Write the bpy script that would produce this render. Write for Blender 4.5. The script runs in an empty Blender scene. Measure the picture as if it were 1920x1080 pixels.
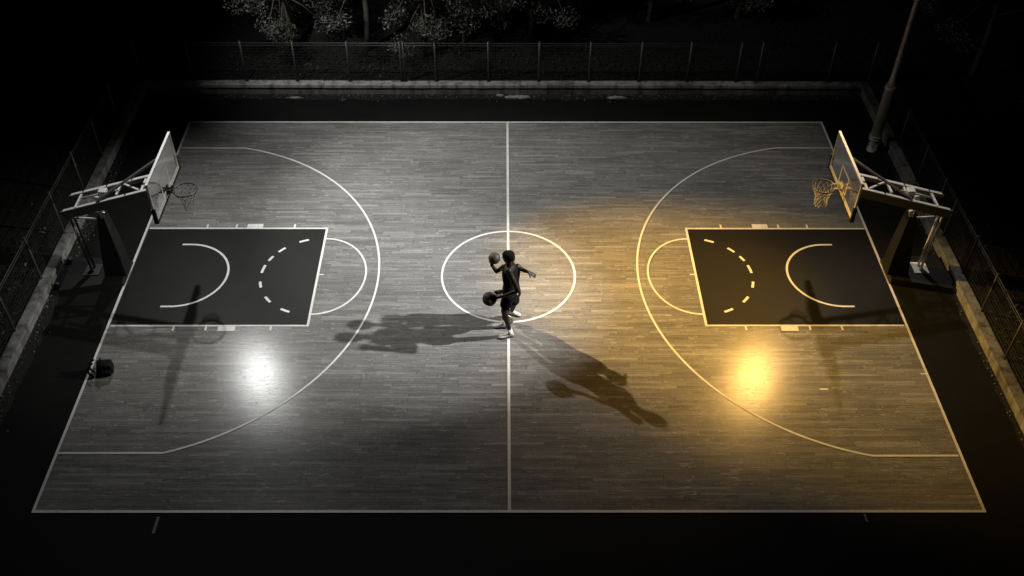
import bpy, bmesh, math, random
from mathutils import Vector, Matrix, Quaternion
rnd = random.Random(7)
S = bpy.context.scene
COL = S.collection
PI = math.pi

# ------------------------------------------------------------------ camera
CF, CC = 1879.43, Vector((-0.1616, -20.0825, 18.3833))
PITCH, YAW, ROLL = 0.751497829, 0.0129655357, 0.00890165649
FWD = Vector((math.sin(YAW) * math.cos(PITCH), math.cos(YAW) * math.cos(PITCH), -math.sin(PITCH)))
_r = Vector((math.cos(YAW), -math.sin(YAW), 0)); _u = _r.cross(FWD)
RGT = math.cos(ROLL) * _r + math.sin(ROLL) * _u
UPV = -math.sin(ROLL) * _r + math.cos(ROLL) * _u
cam = bpy.data.objects.new('camera', bpy.data.cameras.new('camera'))
COL.objects.link(cam)
cam.matrix_world = Matrix(((RGT.x, UPV.x, -FWD.x, CC.x), (RGT.y, UPV.y, -FWD.y, CC.y),
                           (RGT.z, UPV.z, -FWD.z, CC.z), (0, 0, 0, 1)))
cam.data.sensor_width = 36; cam.data.lens = CF * 36 / 1920
cam.data.clip_end = 1000
S.camera = cam

def ray(u, v):
    return (FWD + (u - 960) / CF * RGT - (v - 540) / CF * UPV)
def gz(u, v, z=0.0):            # the point at height z seen at photo pixel (u, v)
    d = ray(u, v); return CC + d * ((z - CC.z) / d.z)
def gy(u, v, y):                # the point at depth y seen at photo pixel (u, v)
    d = ray(u, v); return CC + d * ((y - CC.y) / d.y)

# ------------------------------------------------------------------ world, moon, lamps, added fills
w = bpy.data.worlds.new('World'); S.world = w; w.use_nodes = True
nt = w.node_tree
sky = nt.nodes.new('ShaderNodeTexSky'); sky.sky_type = 'NISHITA'; sky.sun_disc = False
sky.sun_elevation = math.radians(40); sky.sun_rotation = math.radians(215)
bg = nt.nodes['Background']; bg.inputs['Strength'].default_value = 0.00015
nt.links.new(sky.outputs[0], bg.inputs[0])

def aim(o, tgt):
    o.rotation_euler = (Vector(tgt) - o.location).to_track_quat('-Z', 'Y').to_euler()
def spot(name, loc, tgt, power, col, size, blend=1.0, radius=0.12):
    l = bpy.data.lights.new(name, 'SPOT'); l.energy = power; l.color = col
    l.spot_size = math.radians(size); l.spot_blend = blend; l.shadow_soft_size = radius
    o = bpy.data.objects.new(name, l); COL.objects.link(o); o.location = loc; aim(o, tgt); return o

moon = bpy.data.lights.new('moon', 'SUN'); moon.energy = 0.003; moon.angle = math.radians(2); moon.color = (1, .98, .94)
mo = bpy.data.objects.new('moon', moon); COL.objects.link(mo)
mo.rotation_euler = (math.radians(50), 0, math.radians(-35))

LAMP_W = (-9.35, 5.5, 10.0)     # white floodlight over the far left corner
LAMP_A = (9.35, 5.25, 10.0)     # amber floodlight over the far right corner
LAMP_B = (10.3, -1.9, 9.4)      # warm white floodlight over the right sideline
spot('white_floodlight', LAMP_W, (-4.2, -1.5, 0), 2500, (1, 1, .985), 108, 1.0, .11)
spot('cross_floodlight', LAMP_W, (5.5, -1.15, 0), 47000, (1, .55, .08), 31, 1.0, .11)
spot('centre_fill', LAMP_W, (-1.2, 2.6, 0), 7000, (1, 1, .94), 60, 1.0, .14)  # added fill for the dark floor around the centre
spot('amber_floodlight', LAMP_A, (4.7, -1.5, 0), 4800, (1, .49, .03), 42, 1.0, .12)
spot('warm_floodlight', LAMP_B, (-3.5, -.5, 0), 23000, (1, .985, .915), 37.5, 1.0, .14)
spot('wide_fill', LAMP_A, (4.4, 2.0, 0), 900, (1, .90, .74), 104, 1.0, .16)  # added wide fill, lifts the dark far right side
spot('hoop_fill', LAMP_A, (9.9, .1, 2.9), 1100, (1, .95, .86), 36, 1.0, .16)  # added to brighten the right hoop stand, no such lamp known
spot('rear_fill', LAMP_W, (-2.2, 10.8, 1.0), 3000, (1, .99, .97), 86, 1.0, .2)  # invented fill that lights the trees, fence and far wall

S.view_settings.view_transform = 'Standard'; S.view_settings.look = 'None'
S.view_settings.exposure = 0; S.view_settings.gamma = 1
S.cycles.use_denoising = True
S.cycles.max_bounces = 6

# ------------------------------------------------------------------ helpers
class MB:
    """collects shapes, links them as ONE mesh object"""
    def __init__(s): s.v = []; s.f = []; s.sm = []
    def add(s, vs, fs, smooth=False):
        b = len(s.v); s.v += [tuple(p) for p in vs]
        s.f += [tuple(i + b for i in f) for f in fs]; s.sm += [smooth] * len(fs)
    def box(s, lo, hi, bev=0.0):
        x0, y0, z0 = lo; x1, y1, z1 = hi
        if bev <= 0:
            vs = [(x0,y0,z0),(x1,y0,z0),(x1,y1,z0),(x0,y1,z0),(x0,y0,z1),(x1,y0,z1),(x1,y1,z1),(x0,y1,z1)]
            s.add(vs, [(0,3,2,1),(4,5,6,7),(0,1,5,4),(1,2,6,5),(2,3,7,6),(3,0,4,7)])
        else:
            bm = bmesh.new(); bmesh.ops.create_cube(bm, size=1)
            for p in bm.verts:
                p.co = Vector(((x0+x1)/2 + p.co.x*(x1-x0), (y0+y1)/2 + p.co.y*(y1-y0), (z0+z1)/2 + p.co.z*(z1-z0)))
            bmesh.ops.bevel(bm, geom=list(bm.edges), offset=bev, segments=2, affect='EDGES', profile=.5)
            s.bm(bm)
    def bm(s, bm, smooth=False):
        bm.verts.index_update()
        s.add([p.co.copy() for p in bm.verts], [[p.index for p in f.verts] for f in bm.faces], smooth); bm.free()
    def beam(s, a, b, w, h, up=(0, 0, 1)):      # rectangular bar from a to b
        a = Vector(a); b = Vector(b); d = (b - a).normalized(); up = Vector(up)
        if abs(d.dot(up)) > .98: up = Vector((1, 0, 0))
        sd = d.cross(up).normalized(); u2 = sd.cross(d)
        vs = [p + sd*w/2*i + u2*h/2*j for p in (a, b) for i, j in ((-1,-1),(1,-1),(1,1),(-1,1))]
        s.add(vs, [(0,3,2,1),(4,5,6,7),(0,1,5,4),(1,2,6,5),(2,3,7,6),(3,0,4,7)])
    def tube(s, pts, r, n=10, closed=False, cap=True, smooth=True):
        pts = [Vector(p) for p in pts]; m = len(pts)
        rs = r if isinstance(r, (list, tuple)) else [r]*m
        vs = []; prev = None
        for i, p in enumerate(pts):
            if closed: d = pts[(i+1) % m] - pts[i-1]
            else: d = pts[min(i+1, m-1)] - pts[max(i-1, 0)]
            d.normalize()
            if prev is None:
                up = Vector((0,0,1)) if abs(d.z) < .9 else Vector((1,0,0)); sd = d.cross(up).normalized()
            else:
                sd = (prev - d*prev.dot(d)).normalized()
            prev = sd; u2 = sd.cross(d)
            vs += [p + (sd*math.cos(2*PI*k/n) + u2*math.sin(2*PI*k/n))*rs[i] for k in range(n)]
        fs = []
        for i in range(m if closed else m-1):
            j = (i+1) % m
            for k in range(n):
                k2 = (k+1) % n; fs.append((i*n+k, i*n+k2, j*n+k2, j*n+k))
        s.add(vs, fs, smooth)
        if cap and not closed:
            b = len(s.v) - len(vs)
            s.f += [tuple(b+k for k in range(n))[::-1], tuple(b+(m-1)*n+k for k in range(n))]; s.sm += [False]*2
    def ball(s, c, r, seg=16, rings=10, scale=(1,1,1)):
        bm = bmesh.new(); bmesh.ops.create_uvsphere(bm, u_segments=seg, v_segments=rings, radius=r)
        for p in bm.verts: p.co = Vector((p.co.x*scale[0], p.co.y*scale[1], p.co.z*scale[2])) + Vector(c)
        s.bm(bm, True)
    def capsule(s, a, b, ra, rb, n=12):          # tapered limb with round ends
        a = Vector(a); b = Vector(b)
        s.tube([a, b], [ra, rb], n); s.ball(a, ra, n, 8); s.ball(b, rb, n, 8)
    def loft(s, secs, n=20, cap=True):           # secs: (centre, half-axis a, half-axis b)
        vs = []
        for c, a, b in secs:
            c, a, b = Vector(c), Vector(a), Vector(b)
            vs += [c + a*math.cos(2*PI*k/n) + b*math.sin(2*PI*k/n) for k in range(n)]
        fs = [(i*n+k, i*n+(k+1)%n, (i+1)*n+(k+1)%n, (i+1)*n+k) for i in range(len(secs)-1) for k in range(n)]
        if cap: fs += [tuple(range(n))[::-1], tuple((len(secs)-1)*n+k for k in range(n))]
        s.add(vs, fs, True)
    def build(s, name, mat, parent=None):
        me = bpy.data.meshes.new(name); me.from_pydata(s.v, [], s.f)
        me.polygons.foreach_set('use_smooth', s.sm); me.materials.append(mat); me.update()
        o = bpy.data.objects.new(name, me); COL.objects.link(o)
        if parent is not None: o.parent = parent; o.matrix_parent_inverse = parent_inv(parent)
        return o
def parent_inv(p):                               # meshes hold world coordinates; only a thing's Empty is offset
    return Matrix.Translation(-p.location) if p.type == 'EMPTY' else Matrix.Identity(4)
def thing(name, loc, label, cat, group=None):
    o = bpy.data.objects.new(name, None); COL.objects.link(o); o.location = loc
    o.empty_display_size = .2
    return tag(o, label, cat, group)
def tag(o, label=None, cat=None, group=None, kind=None):
    if label: o['label'] = label
    if cat: o['category'] = cat
    if group: o['group'] = group
    if kind: o['kind'] = kind
    return o
def copy_tree(o, parent=None):
    c = o.copy(); COL.objects.link(c)
    if parent is not None: c.parent = parent
    for ch in list(o.children): copy_tree(ch, c)
    return c

# ------------------------------------------------------------------ materials
class N:
    def __init__(s, name):
        s.m = bpy.data.materials.new(name); s.m.use_nodes = True; s.t = s.m.node_tree
        s.b = s.t.nodes['Principled BSDF']
    def n(s, typ, **kw):
        x = s.t.nodes.new('ShaderNode' + typ)
        for k, v in kw.items(): setattr(x, k, v)
        return x
    def link(s, a, b): s.t.links.new(a, b)
    def math(s, op, a, b=None, c=None, clamp=False):
        x = s.n('Math', operation=op, use_clamp=clamp)
        for i, v in enumerate((a, b, c)):
            if v is None: continue
            if isinstance(v, (int, float)): x.inputs[i].default_value = v
            else: s.link(v, x.inputs[i])
        return x.outputs[0]
    def coords(s, scale=(1,1,1), rot=(0,0,0), kind='Object'):
        tc = s.n('TexCoord'); mp = s.n('Mapping'); s.link(tc.outputs[kind], mp.inputs[0])
        mp.inputs['Scale'].default_value = scale; mp.inputs['Rotation'].default_value = rot
        return mp.outputs[0]
    def noise(s, vec, scale, detail=3, rough=.55):
        x = s.n('TexNoise'); s.link(vec, x.inputs['Vector'])
        x.inputs['Scale'].default_value = scale; x.inputs['Detail'].default_value = detail
        x.inputs['Roughness'].default_value = rough; return x.outputs[0]
    def ramp(s, fac, stops):
        x = s.n('ValToRGB'); s.link(fac, x.inputs[0]); e = x.color_ramp.elements
        while len(e) < len(stops): e.new(.5)
        for el, (p, c) in zip(e, stops): el.position = p; el.color = (*c, 1) if len(c) == 3 else c
        return x.outputs[0]
    def mixc(s, fac, a, b, typ='MIX'):
        x = s.n('MixRGB', blend_type=typ)
        for i, v in enumerate((fac, a, b)):
            if isinstance(v, (int, float)): x.inputs[i].default_value = v
            elif isinstance(v, tuple): x.inputs[i].default_value = (*v, 1)
            else: s.link(v, x.inputs[i])
        return x.outputs[0]
    def bump(s, h, strength=.3, dist=.01, prev=None):
        x = s.n('Bump'); s.link(h, x.inputs['Height'])
        x.inputs['Strength'].default_value = strength; x.inputs['Distance'].default_value = dist
        if prev is not None: s.link(prev, x.inputs['Normal'])
        s.link(x.outputs[0], s.b.inputs['Normal']); return x.outputs[0]
    def set(s, col=None, rough=None, metal=None, **kw):
        if col is not None:
            if isinstance(col, tuple): s.b.inputs['Base Color'].default_value = (*col, 1)
            else: s.link(col, s.b.inputs['Base Color'])
        if rough is not None:
            if isinstance(rough, (int, float)): s.b.inputs['Roughness'].default_value = rough
            else: s.link(rough, s.b.inputs['Roughness'])
        if metal is not None: s.b.inputs['Metallic'].default_value = metal
        for k, v in kw.items():
            s.b.inputs[k.replace('_', ' ')].default_value = v
        return s

def simple(name, col, rough=.6, metal=0.0, var=.25, scale=18, bump=.15, **kw):
    m = N(name); v = m.coords()
    f = m.noise(v, scale, 4, .6)
    lo = tuple(c*(1-var) for c in col); hi = tuple(min(1, c*(1+var)) for c in col)
    m.set(m.ramp(f, [(.3, lo), (.7, hi)]), rough, metal, **kw)
    if bump: m.bump(f, bump, .004)
    return m.m

def mat_planks():
    m = N('grey_planks'); v = m.coords()
    sep = m.n('SeparateXYZ'); m.link(v, sep.inputs[0]); X, Y = sep.outputs[0], sep.outputs[1]
    def white(a, b=None):
        if b is None:
            x = m.n('TexWhiteNoise', noise_dimensions='1D'); m.link(a, x.inputs['W'])
        else:
            c = m.n('CombineXYZ'); m.link(a, c.inputs[0]); m.link(b, c.inputs[1])
            x = m.n('TexWhiteNoise', noise_dimensions='2D'); m.link(c.outputs[0], x.inputs['Vector'])
        return x.outputs['Value']
    yr = m.math('DIVIDE', Y, .078); row = m.math('FLOOR', yr); fy = m.math('FRACT', yr)
    L = m.math('MULTIPLY_ADD', white(m.math('ADD', row, 57.3)), .9, .75)
    xs = m.math('MULTIPLY_ADD', white(row), 31.0, m.math('DIVIDE', X, L))
    colm = m.math('FLOOR', xs); fx = m.math('FRACT', xs)
    pr = white(row, colm)
    tone = m.ramp(pr, [(0, (.122, .121, .118)), (.2, (.146, .144, .141)), (.85, (.170, .168, .164)), (1, (.222, .219, .214))])
    # grain streaks along the boards, shifted from board to board
    c2 = m.n('CombineXYZ')
    m.link(m.math('MULTIPLY_ADD', pr, 40.0, m.math('MULTIPLY', X, 1.6)), c2.inputs[0])
    m.link(m.math('MULTIPLY', Y, 60.0), c2.inputs[1]); m.link(pr, c2.inputs[2])
    grain = m.noise(c2.outputs[0], 1.0, 5, .65)
    tone = m.mixc(1.0, tone, m.ramp(grain, [(.25, (.50, .50, .50)), (.5, (.98, .98, .98)), (.78, (1.32, 1.32, 1.32))]), 'MULTIPLY')
    speck = m.noise(m.coords((1, 1.8, 1)), 30, 4, .75)
    tone = m.mixc(1.0, tone, m.ramp(speck, [(.33, (.62, .62, .62)), (.5, (1, 1, 1)), (.70, (1.32, 1.32, 1.32))]), 'MULTIPLY')
    blot = m.noise(m.coords((.35, .8, 1)), 1.1, 4, .6)
    tone = m.mixc(1.0, tone, m.ramp(blot, [(.3, (.84, .84, .84)), (.65, (1.06, 1.06, 1.06))]), 'MULTIPLY')
    # seams
    sy = m.math('MINIMUM', fy, m.math('SUBTRACT', 1.0, fy))
    seam_y = m.math('LESS_THAN', sy, .035)
    ex = m.math('MULTIPLY', m.math('MINIMUM', fx, m.math('SUBTRACT', 1.0, fx)), L)
    seam_x = m.math('LESS_THAN', ex, .006)
    seam = m.math('MAXIMUM', m.math('MULTIPLY', seam_y, .42), m.math('MULTIPLY', seam_x, .6))
    tone = m.mixc(seam, tone, (.03, .028, .025))
    # scuffs: fine ridges of stretched noise in several directions, broken up by a mask
    scr = None
    for i, (a, sx, sy_) in enumerate(((.35, .5, 7), (1.9, .45, 6), (2.7, .6, 8), (1.2, .5, 9))):
        vv = m.coords((sx, sy_, 1), (0, 0, a))
        nn = m.noise(vv, 1.3, 2, .5)
        line = m.math('LESS_THAN', m.math('ABSOLUTE', m.math('SUBTRACT', nn, .5)), .0045)
        mk = m.math('GREATER_THAN', m.noise(m.coords((1, 1, 1), (0, 0, a + 1)), 1.4 + .3*i, 2), .56)
        l2 = m.math('MULTIPLY', line, mk)
        scr = l2 if scr is None else m.math('MAXIMUM', scr, l2)
    tone = m.mixc(m.math('MULTIPLY', scr, .5), tone, (.36, .355, .34))
    rough = m.math('MULTIPLY_ADD', speck, .14, .135)
    m.set(tone, m.math('ADD', rough, m.math('MULTIPLY', scr, .15)))
    m.b.inputs['Specular IOR Level'].default_value = .23
    h = m.math('MULTIPLY_ADD', grain, .9, m.math('MULTIPLY', speck, .22))
    m.bump(h, .18, .006)
    return m.m
def mat_asphalt(name, base, rough=.85):
    m = N(name); v = m.coords()
    f = m.noise(v, 130, 3, .7); g = m.noise(v, 1.3, 4, .6)
    c = m.ramp(f, [(.3, tuple(b*.6 for b in base)), (.6, base), (.78, tuple(b*2.2 for b in base))])
    c = m.mixc(1.0, c, m.ramp(g, [(.3, (.7,)*3), (.7, (1.2,)*3)]), 'MULTIPLY')
    m.set(c, rough); m.b.inputs['Specular IOR Level'].default_value = .15; m.bump(f, .5, .006); return m.m
def mat_keypaint():
    m = N('dark_key_paint'); v = m.coords()
    f = m.noise(v, 34, 4, .8); g = m.noise(v, 1.6, 4, .6)
    c = m.ramp(f, [(.3, (.0045, .0044, .0042)), (.65, (.0085, .0083, .008)), (.8, (.017, .0165, .0155))])
    c = m.mixc(1.0, c, m.ramp(g, [(.3, (.8,)*3), (.7, (1.15,)*3)]), 'MULTIPLY')
    m.set(c, m.math('MULTIPLY_ADD', f, .25, .40)); m.b.inputs['Specular IOR Level'].default_value = .18
    m.bump(f, .4, .005); return m.m
def mat_linepaint():
    m = N('white_line_paint'); v = m.coords()
    f = m.noise(v, 60, 5, .75); g = m.noise(v, 2.0, 3, .6)
    c = m.ramp(f, [(.33, (.14, .137, .13)), (.44, (.56, .55, .535)), (.7, (.72, .71, .69))])
    c = m.mixc(1.0, c, m.ramp(g, [(.3, (.85,)*3), (.7, (1.05,)*3)]), 'MULTIPLY')
    m.set(c, .5); m.bump(f, .2, .003); return m.m
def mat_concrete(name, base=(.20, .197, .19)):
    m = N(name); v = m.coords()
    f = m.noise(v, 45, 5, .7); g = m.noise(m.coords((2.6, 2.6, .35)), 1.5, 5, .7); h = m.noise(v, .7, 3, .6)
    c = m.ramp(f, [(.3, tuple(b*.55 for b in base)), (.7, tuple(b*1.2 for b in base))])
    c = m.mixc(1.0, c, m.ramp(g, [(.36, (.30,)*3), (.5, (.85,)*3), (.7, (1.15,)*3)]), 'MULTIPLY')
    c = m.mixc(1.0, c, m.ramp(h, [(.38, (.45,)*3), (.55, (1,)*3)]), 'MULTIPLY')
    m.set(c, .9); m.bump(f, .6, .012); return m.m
def mat_soil():
    m = N('soil'); v = m.coords()
    f = m.noise(v, 28, 6, .8); g = m.noise(v, 1.2, 4, .6)
    c = m.ramp(f, [(.35, (.0012, .0011, .001)), (.55, (.0035, .0033, .003)), (.74, (.02, .019, .0175))])
    c = m.mixc(1.0, c, m.ramp(g, [(.35, (.45,)*3), (.65, (1.1,)*3)]), 'MULTIPLY')
    m.set(c, .95); m.bump(f, 1.0, .03); return m.m
def mat_glass():
    m = N('backboard_acrylic'); v = m.coords((1, 1, .3)); f = m.noise(v, 2.5, 5, .65)
    tr = m.n('BsdfTransparent'); tr.inputs[0].default_value = (.80, .80, .80, 1)
    gl = m.n('BsdfGlossy'); gl.inputs['Roughness'].default_value = .12; gl.inputs[0].default_value = (1, 1, 1, 1)
    df = m.n('BsdfDiffuse'); df.inputs[0].default_value = (.22, .22, .22, 1)
    fr = m.n('Fresnel'); fr.inputs[0].default_value = 1.25
    m1 = m.n('MixShader'); m.link(m.ramp(f, [(.3, (.002,)*3), (.75, (.03,)*3)]), m1.inputs[0])
    m.link(tr.outputs[0], m1.inputs[1]); m.link(df.outputs[0], m1.inputs[2])
    m2 = m.n('MixShader'); m.link(fr.outputs[0], m2.inputs[0]); m.link(m1.outputs[0], m2.inputs[1]); m.link(gl.outputs[0], m2.inputs[2])
    m.link(m2.outputs[0], m.t.nodes['Material Output'].inputs[0]); return m.m
def mat_ball():
    m = N('basketball_leather'); v = m.coords()
    vo = m.n('TexVoronoi'); m.link(v, vo.inputs['Vector']); vo.inputs['Scale'].default_value = 95
    f = m.noise(v, 9, 3)
    m.set(m.ramp(f, [(.3, (.022, .018, .015)), (.7, (.038, .031, .026))]), .55); m.b.inputs['Specular IOR Level'].default_value = .25
    m.bump(vo.outputs['Distance'], .5, .004); return m.m
def mat_leaf(name, lo, hi):
    m = N(name); oi = m.n('TexCoord'); f = m.noise(oi.outputs['Object'], 1.7, 3, .7); g = m.noise(oi.outputs['Object'], 14, 2)
    c = m.mixc(.5, m.ramp(f, [(.3, lo), (.7, hi)]), m.ramp(g, [(.3, lo), (.7, hi)]))
    m.set(c, .45); return m.m

M = dict(
    planks=mat_planks(), asphalt=mat_asphalt('black_asphalt', (.0055, .0055, .0054)), key=mat_keypaint(), line=mat_linepaint(),
    faded=simple('faded_line_paint', (.12, .118, .112), .8, 0, .6, 30), conc=mat_concrete('wall_concrete'), cap=mat_concrete('coping_concrete', (.22, .217, .21)), lit_cap=mat_concrete('lit_coping', (.40, .395, .385)), soil=mat_soil(),
    rubble=mat_concrete('broken_concrete', (.36, .355, .345)), pebble=simple('grey_pebbles', (.075, .073, .068), .9, 0, .6, 3),
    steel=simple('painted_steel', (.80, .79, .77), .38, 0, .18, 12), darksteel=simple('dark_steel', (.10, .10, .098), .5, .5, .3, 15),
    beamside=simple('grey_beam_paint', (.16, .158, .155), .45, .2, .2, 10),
    pad=simple('black_vinyl_padding', (.0045, .0045, .0045), .5, 0, .3, 8), rubber=simple('black_rubber', (.016, .016, .016), .6, 0, .3, 20),
    frame=simple('white_board_frame', (.78, .77, .75), .35, .1, .12, 14), glass=mat_glass(),
    board_line=simple('white_board_line', (.66, .65, .63), .5, 0, .15, 25),
    rim=simple('dark_rim_paint', (.045, .042, .04), .35, .5, .3, 20), shaded_net=simple('shaded_net_cord', (.22, .215, .21), .85, 0, .3, 40), net=simple('white_net_cord', (.55, .54, .52), .8, 0, .2, 40),
    post=simple('galvanised_post', (.07, .07, .0695), .5, .4, .3, 14), wire=simple('fence_wire', (.045, .045, .0445), .5, .5, .3, 30),
    pole=simple('lamp_pole_steel', (.42, .415, .40), .45, .3, .3, 9, .25),
    skin=simple('dark_skin', (.010, .0072, .0056), .5, 0, .2, 30, .1, Specular_IOR_Level=.2), hair=simple('black_hair', (.004, .0037, .0035), .9, 0, .4, 60, .8, Specular_IOR_Level=.06),
    jersey=simple('black_jersey_fabric', (.004, .004, .0044), .9, 0, .3, 45, .3, Specular_IOR_Level=.06), trim=simple('pale_trim', (.55, .53, .50), .7, 0, .2, 50),
    greyjersey=simple('charcoal_jersey_fabric', (.006, .0058, .006), .9, 0, .3, 45, .3, Specular_IOR_Level=.06),
    sock=simple('white_sock', (.66, .65, .62), .85, 0, .15, 70, .3), shoe=simple('white_shoe_leather', (.42, .41, .39), .5, 0, .3, 26, .3),
    sole=simple('dark_shoe_sole', (.03, .03, .03), .7, 0, .3, 30), ball=mat_ball(), groove=simple('ball_groove', (.006, .006, .006), .6, 0, .2, 20, 0),
    bag=simple('black_nylon', (.005, .005, .005), .8, 0, .4, 24, .6, Specular_IOR_Level=.15), eye=simple('eye_white', (.7, .69, .67), .3, 0, .05, 5, 0),
    bark=simple('bark', (.08, .07, .06), .9, 0, .5, 14, .8),
    leaf=mat_leaf('leaf_green', (.04, .044, .034), (.125, .133, .112)), litter=mat_leaf('dry_litter', (.008, .0076, .0066), (.045, .043, .038)),
)

# ------------------------------------------------------------------ setting: ground, court
def sheet(name, x0, y0, x1, y1, z, mat, kind='structure', sub=1):
    b = MB(); b.add([(x0,y0,z),(x1,y0,z),(x1,y1,z),(x0,y1,z)], [(0,1,2,3)])
    return tag(b.build(name, mat), kind=kind)
sheet('asphalt_apron', -12.7, -16, 12.5, 9.3, -.008, M['asphalt'])
b = MB(); b.add([(-10.30,-7.49,0),(10.33,-7.53,0),(10.28,7.53,0),(-10.32,7.49,0)], [(0,1,2,3)])
tag(b.build('court_floor', M['planks']), kind='structure')
sheet('key_paint', -10.26, -1.84, -5.18, 2.08, .004, M['key'])
sheet('key_paint', 5.10, -1.84, 10.28, 2.08, .004, M['key'])

LN = MB(); ZL = .008; LW = .058
def line(p, q, wd=LW):
    p = Vector((*p, ZL)); q = Vector((*q, ZL)); d = (q - p).normalized(); s = Vector((-d.y, d.x, 0))*wd/2
    LN.add([p - s, q - s, q + s, p + s], [(0,1,2,3)])
def path(pts, wd=LW, closed=False):
    n = len(pts); vs = []
    for i, p in enumerate(pts):
        a = Vector(pts[(i-1) % n] if closed or i else pts[i]); c = Vector(pts[(i+1) % n] if closed or i < n-1 else pts[i])
        d = (c - a).normalized(); s = Vector((-d.y, d.x))*wd/2; p = Vector(p)
        vs += [(*(p - s), ZL), (*(p + s), ZL)]
    fs = [(2*i, 2*((i+1) % n), 2*((i+1) % n)+1, 2*i+1) for i in range(n if closed else n-1)]
    LN.add(vs, fs)
def ell(cx, cy, a, bb, t0, t1, n=64):
    return [(cx + a*math.cos(math.radians(t0+(t1-t0)*i/n)), cy + bb*math.sin(math.radians(t0+(t1-t0)*i/n))) for i in range(n+1)]
cor = [(-10.30,-7.49),(10.33,-7.53),(10.28,7.53),(-10.32,7.49)]
ZL = .008
for i in range(4):
    a, c = Vector(cor[i]), Vector(cor[(i+1) % 4]); d = (c-a).normalized()*.03
    line(a - d if i % 2 == 0 else a + d, c + d if i % 2 == 0 else c - d, .065)
line((-.01, -7.475), (.0, 7.475), .068)
ZL = .0095
path(ell(0, .12, 1.81, 1.83, 0, 360, 120)[:-1], .058, True)
for sx in (-1, 1):
    yk0, yk1 = -1.84, 2.08
    xb = 10.25 if sx > 0 else 10.24; xf = 5.11 if sx > 0 else 5.18
    ZL = .0095
    line((sx*xb, yk0), (sx*(xf-.03), yk0), .055); line((sx*xb, yk1), (sx*(xf-.03), yk1), .055)
    ZL = .0110
    line((sx*xf, yk0+.027), (sx*xf, yk1-.027), .062)
    # half circle beyond the free throw line, and its dashed half inside the key
    path([(sx*(xf - .03 - 1.27*math.sin(t)), .1 + 1.52*math.cos(t)) for t in [PI*i/48 for i in range(49)]], .052)
    for t0, t1 in ((63,73),(38,47),(22,30),(3,15),(-10,-19),(-34,-44),(-59,-69)):
        path([(sx*(xf + 1.54*math.cos(math.radians(t0+(t1-t0)*i/5))), .1 + 1.54*math.sin(math.radians(t0+(t1-t0)*i/5))) for i in range(6)], .07)
    # restricted arc under the ring
    path([(sx*9.14, 1.37)] + [(sx*(8.9 - 1.27*math.cos(t)), .12 + 1.25*math.sin(t)) for t in [PI/2 - PI*i/40 for i in range(41)]] + [(sx*9.14, -1.13)], .06)
    # three point line
    y1, y0 = (6.03, -5.92) if sx < 0 else (6.08, -6.03)
    th1 = math.asin(y1/6.2); th0 = math.asin(y0/6.2)
    arc = [(sx*(9.73 - 6.2*math.cos(th1+(th0-th1)*i/90)), 6.2*math.sin(th1+(th0-th1)*i/90)) for i in range(91)]
    path([(sx*10.26, y1)] + arc + [(sx*10.26, y0)], .055)
    # lane marks
    for yy, o in ((2.08, 1), (-1.84, -1)):
        ta = .027*o
        for dx in (8.61, 7.78, 6.12):
            line((sx*dx, yy+ta), (sx*dx, yy+ta+.15*o), .055)
        line((sx*7.25, yy+ta), (sx*7.25, yy+ta+.17*o), .45)
    line((sx*(xf-.03), .12), (sx*(xf-.16), .12), .04)
line((7.55, -4.02), (7.75, -4.02), .05); line((10.29, -3.52), (10.16, -3.52), .045)
tag(LN.build('court_markings', M['line']), kind='structure')
LN = MB(); ZL = .004; line((-7.57, -7.62), (-7.575, -8.05), .06); line((7.69, -7.59), (7.70, -7.80), .035)
tag(LN.build('faded_markings', M['faded']), kind='structure')

# soil strip along the foot of the walls, raised earth beyond them
def strip(name, pts_in, pts_out, z, mat):
    vs = []; n = len(pts_in)
    for a, c in zip(pts_in, pts_out): vs += [(a[0], a[1], z), (c[0], c[1], z)]
    bm = MB(); bm.add(vs, [(2*i, 2*i+2, 2*i+3, 2*i+1) for i in range(n-1)])
    return bm.build(name, mat)
WXL, WXR, WY, WH = -12.2, 12.0, 9.2, .36
pin, pout = [], []
def jit(a): return a + rnd.uniform(-.05, .05)
for i in range(90): pin.append((WXL + jit(.34), -15.9 + i*.27)); pout.append((WXL + .001, -15.9 + i*.27))
for i in range(90): x = WXL + .35 + i*.264; pin.append((x, WY - jit(.33))); pout.append((x, WY - .001))
for i in range(90): pin.append((WXR - jit(.14), WY - .3 - i*.27)); pout.append((WXR - .001, WY - .3 - i*.27))
tag(strip('soil_verge', pin, pout, -.004, M['soil']), kind='structure')
tb = MB(); NX, NY = 80, 60
def edge(v, a): return a
vs = []; idx = {}
def tz(x, y):
    ox = max(WXL - .2 - x, x - WXR - .2, 0); oy = max(y - WY - .2, 0)
    d = math.hypot(ox, oy)
    return .30 - .0 * d + .12*math.sin(x*.7+1)*math.sin(y*.6)*min(1, d/3)
def quadgrid(x0, x1, y0, y1, nx, ny):
    vs = [(x0+(x1-x0)*i/nx, y0+(y1-y0)*j/ny, tz(x0+(x1-x0)*i/nx, y0+(y1-y0)*j/ny)) for j in range(ny+1) for i in range(nx+1)]
    tb.add(vs, [(j*(nx+1)+i, j*(nx+1)+i+1, (j+1)*(nx+1)+i+1, (j+1)*(nx+1)+i) for j in range(ny) for i in range(nx)], True)
quadgrid(-150, WXL-.15, -16, WY+.15, 40, 20); quadgrid(WXR+.15, 150, -16, WY+.15, 40, 20)
quadgrid(-150, 150, WY+.15, 160, 90, 40)
tag(tb.build('raised_ground', M['soil']), kind='structure')
b = MB(); b.add([(-150,-160,-.05),(150,-160,-.05),(150,-16,-.05),(-150,-16,-.05)], [(0,1,2,3)])
tag(b.build('ground', M['asphalt']), kind='structure')

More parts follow.
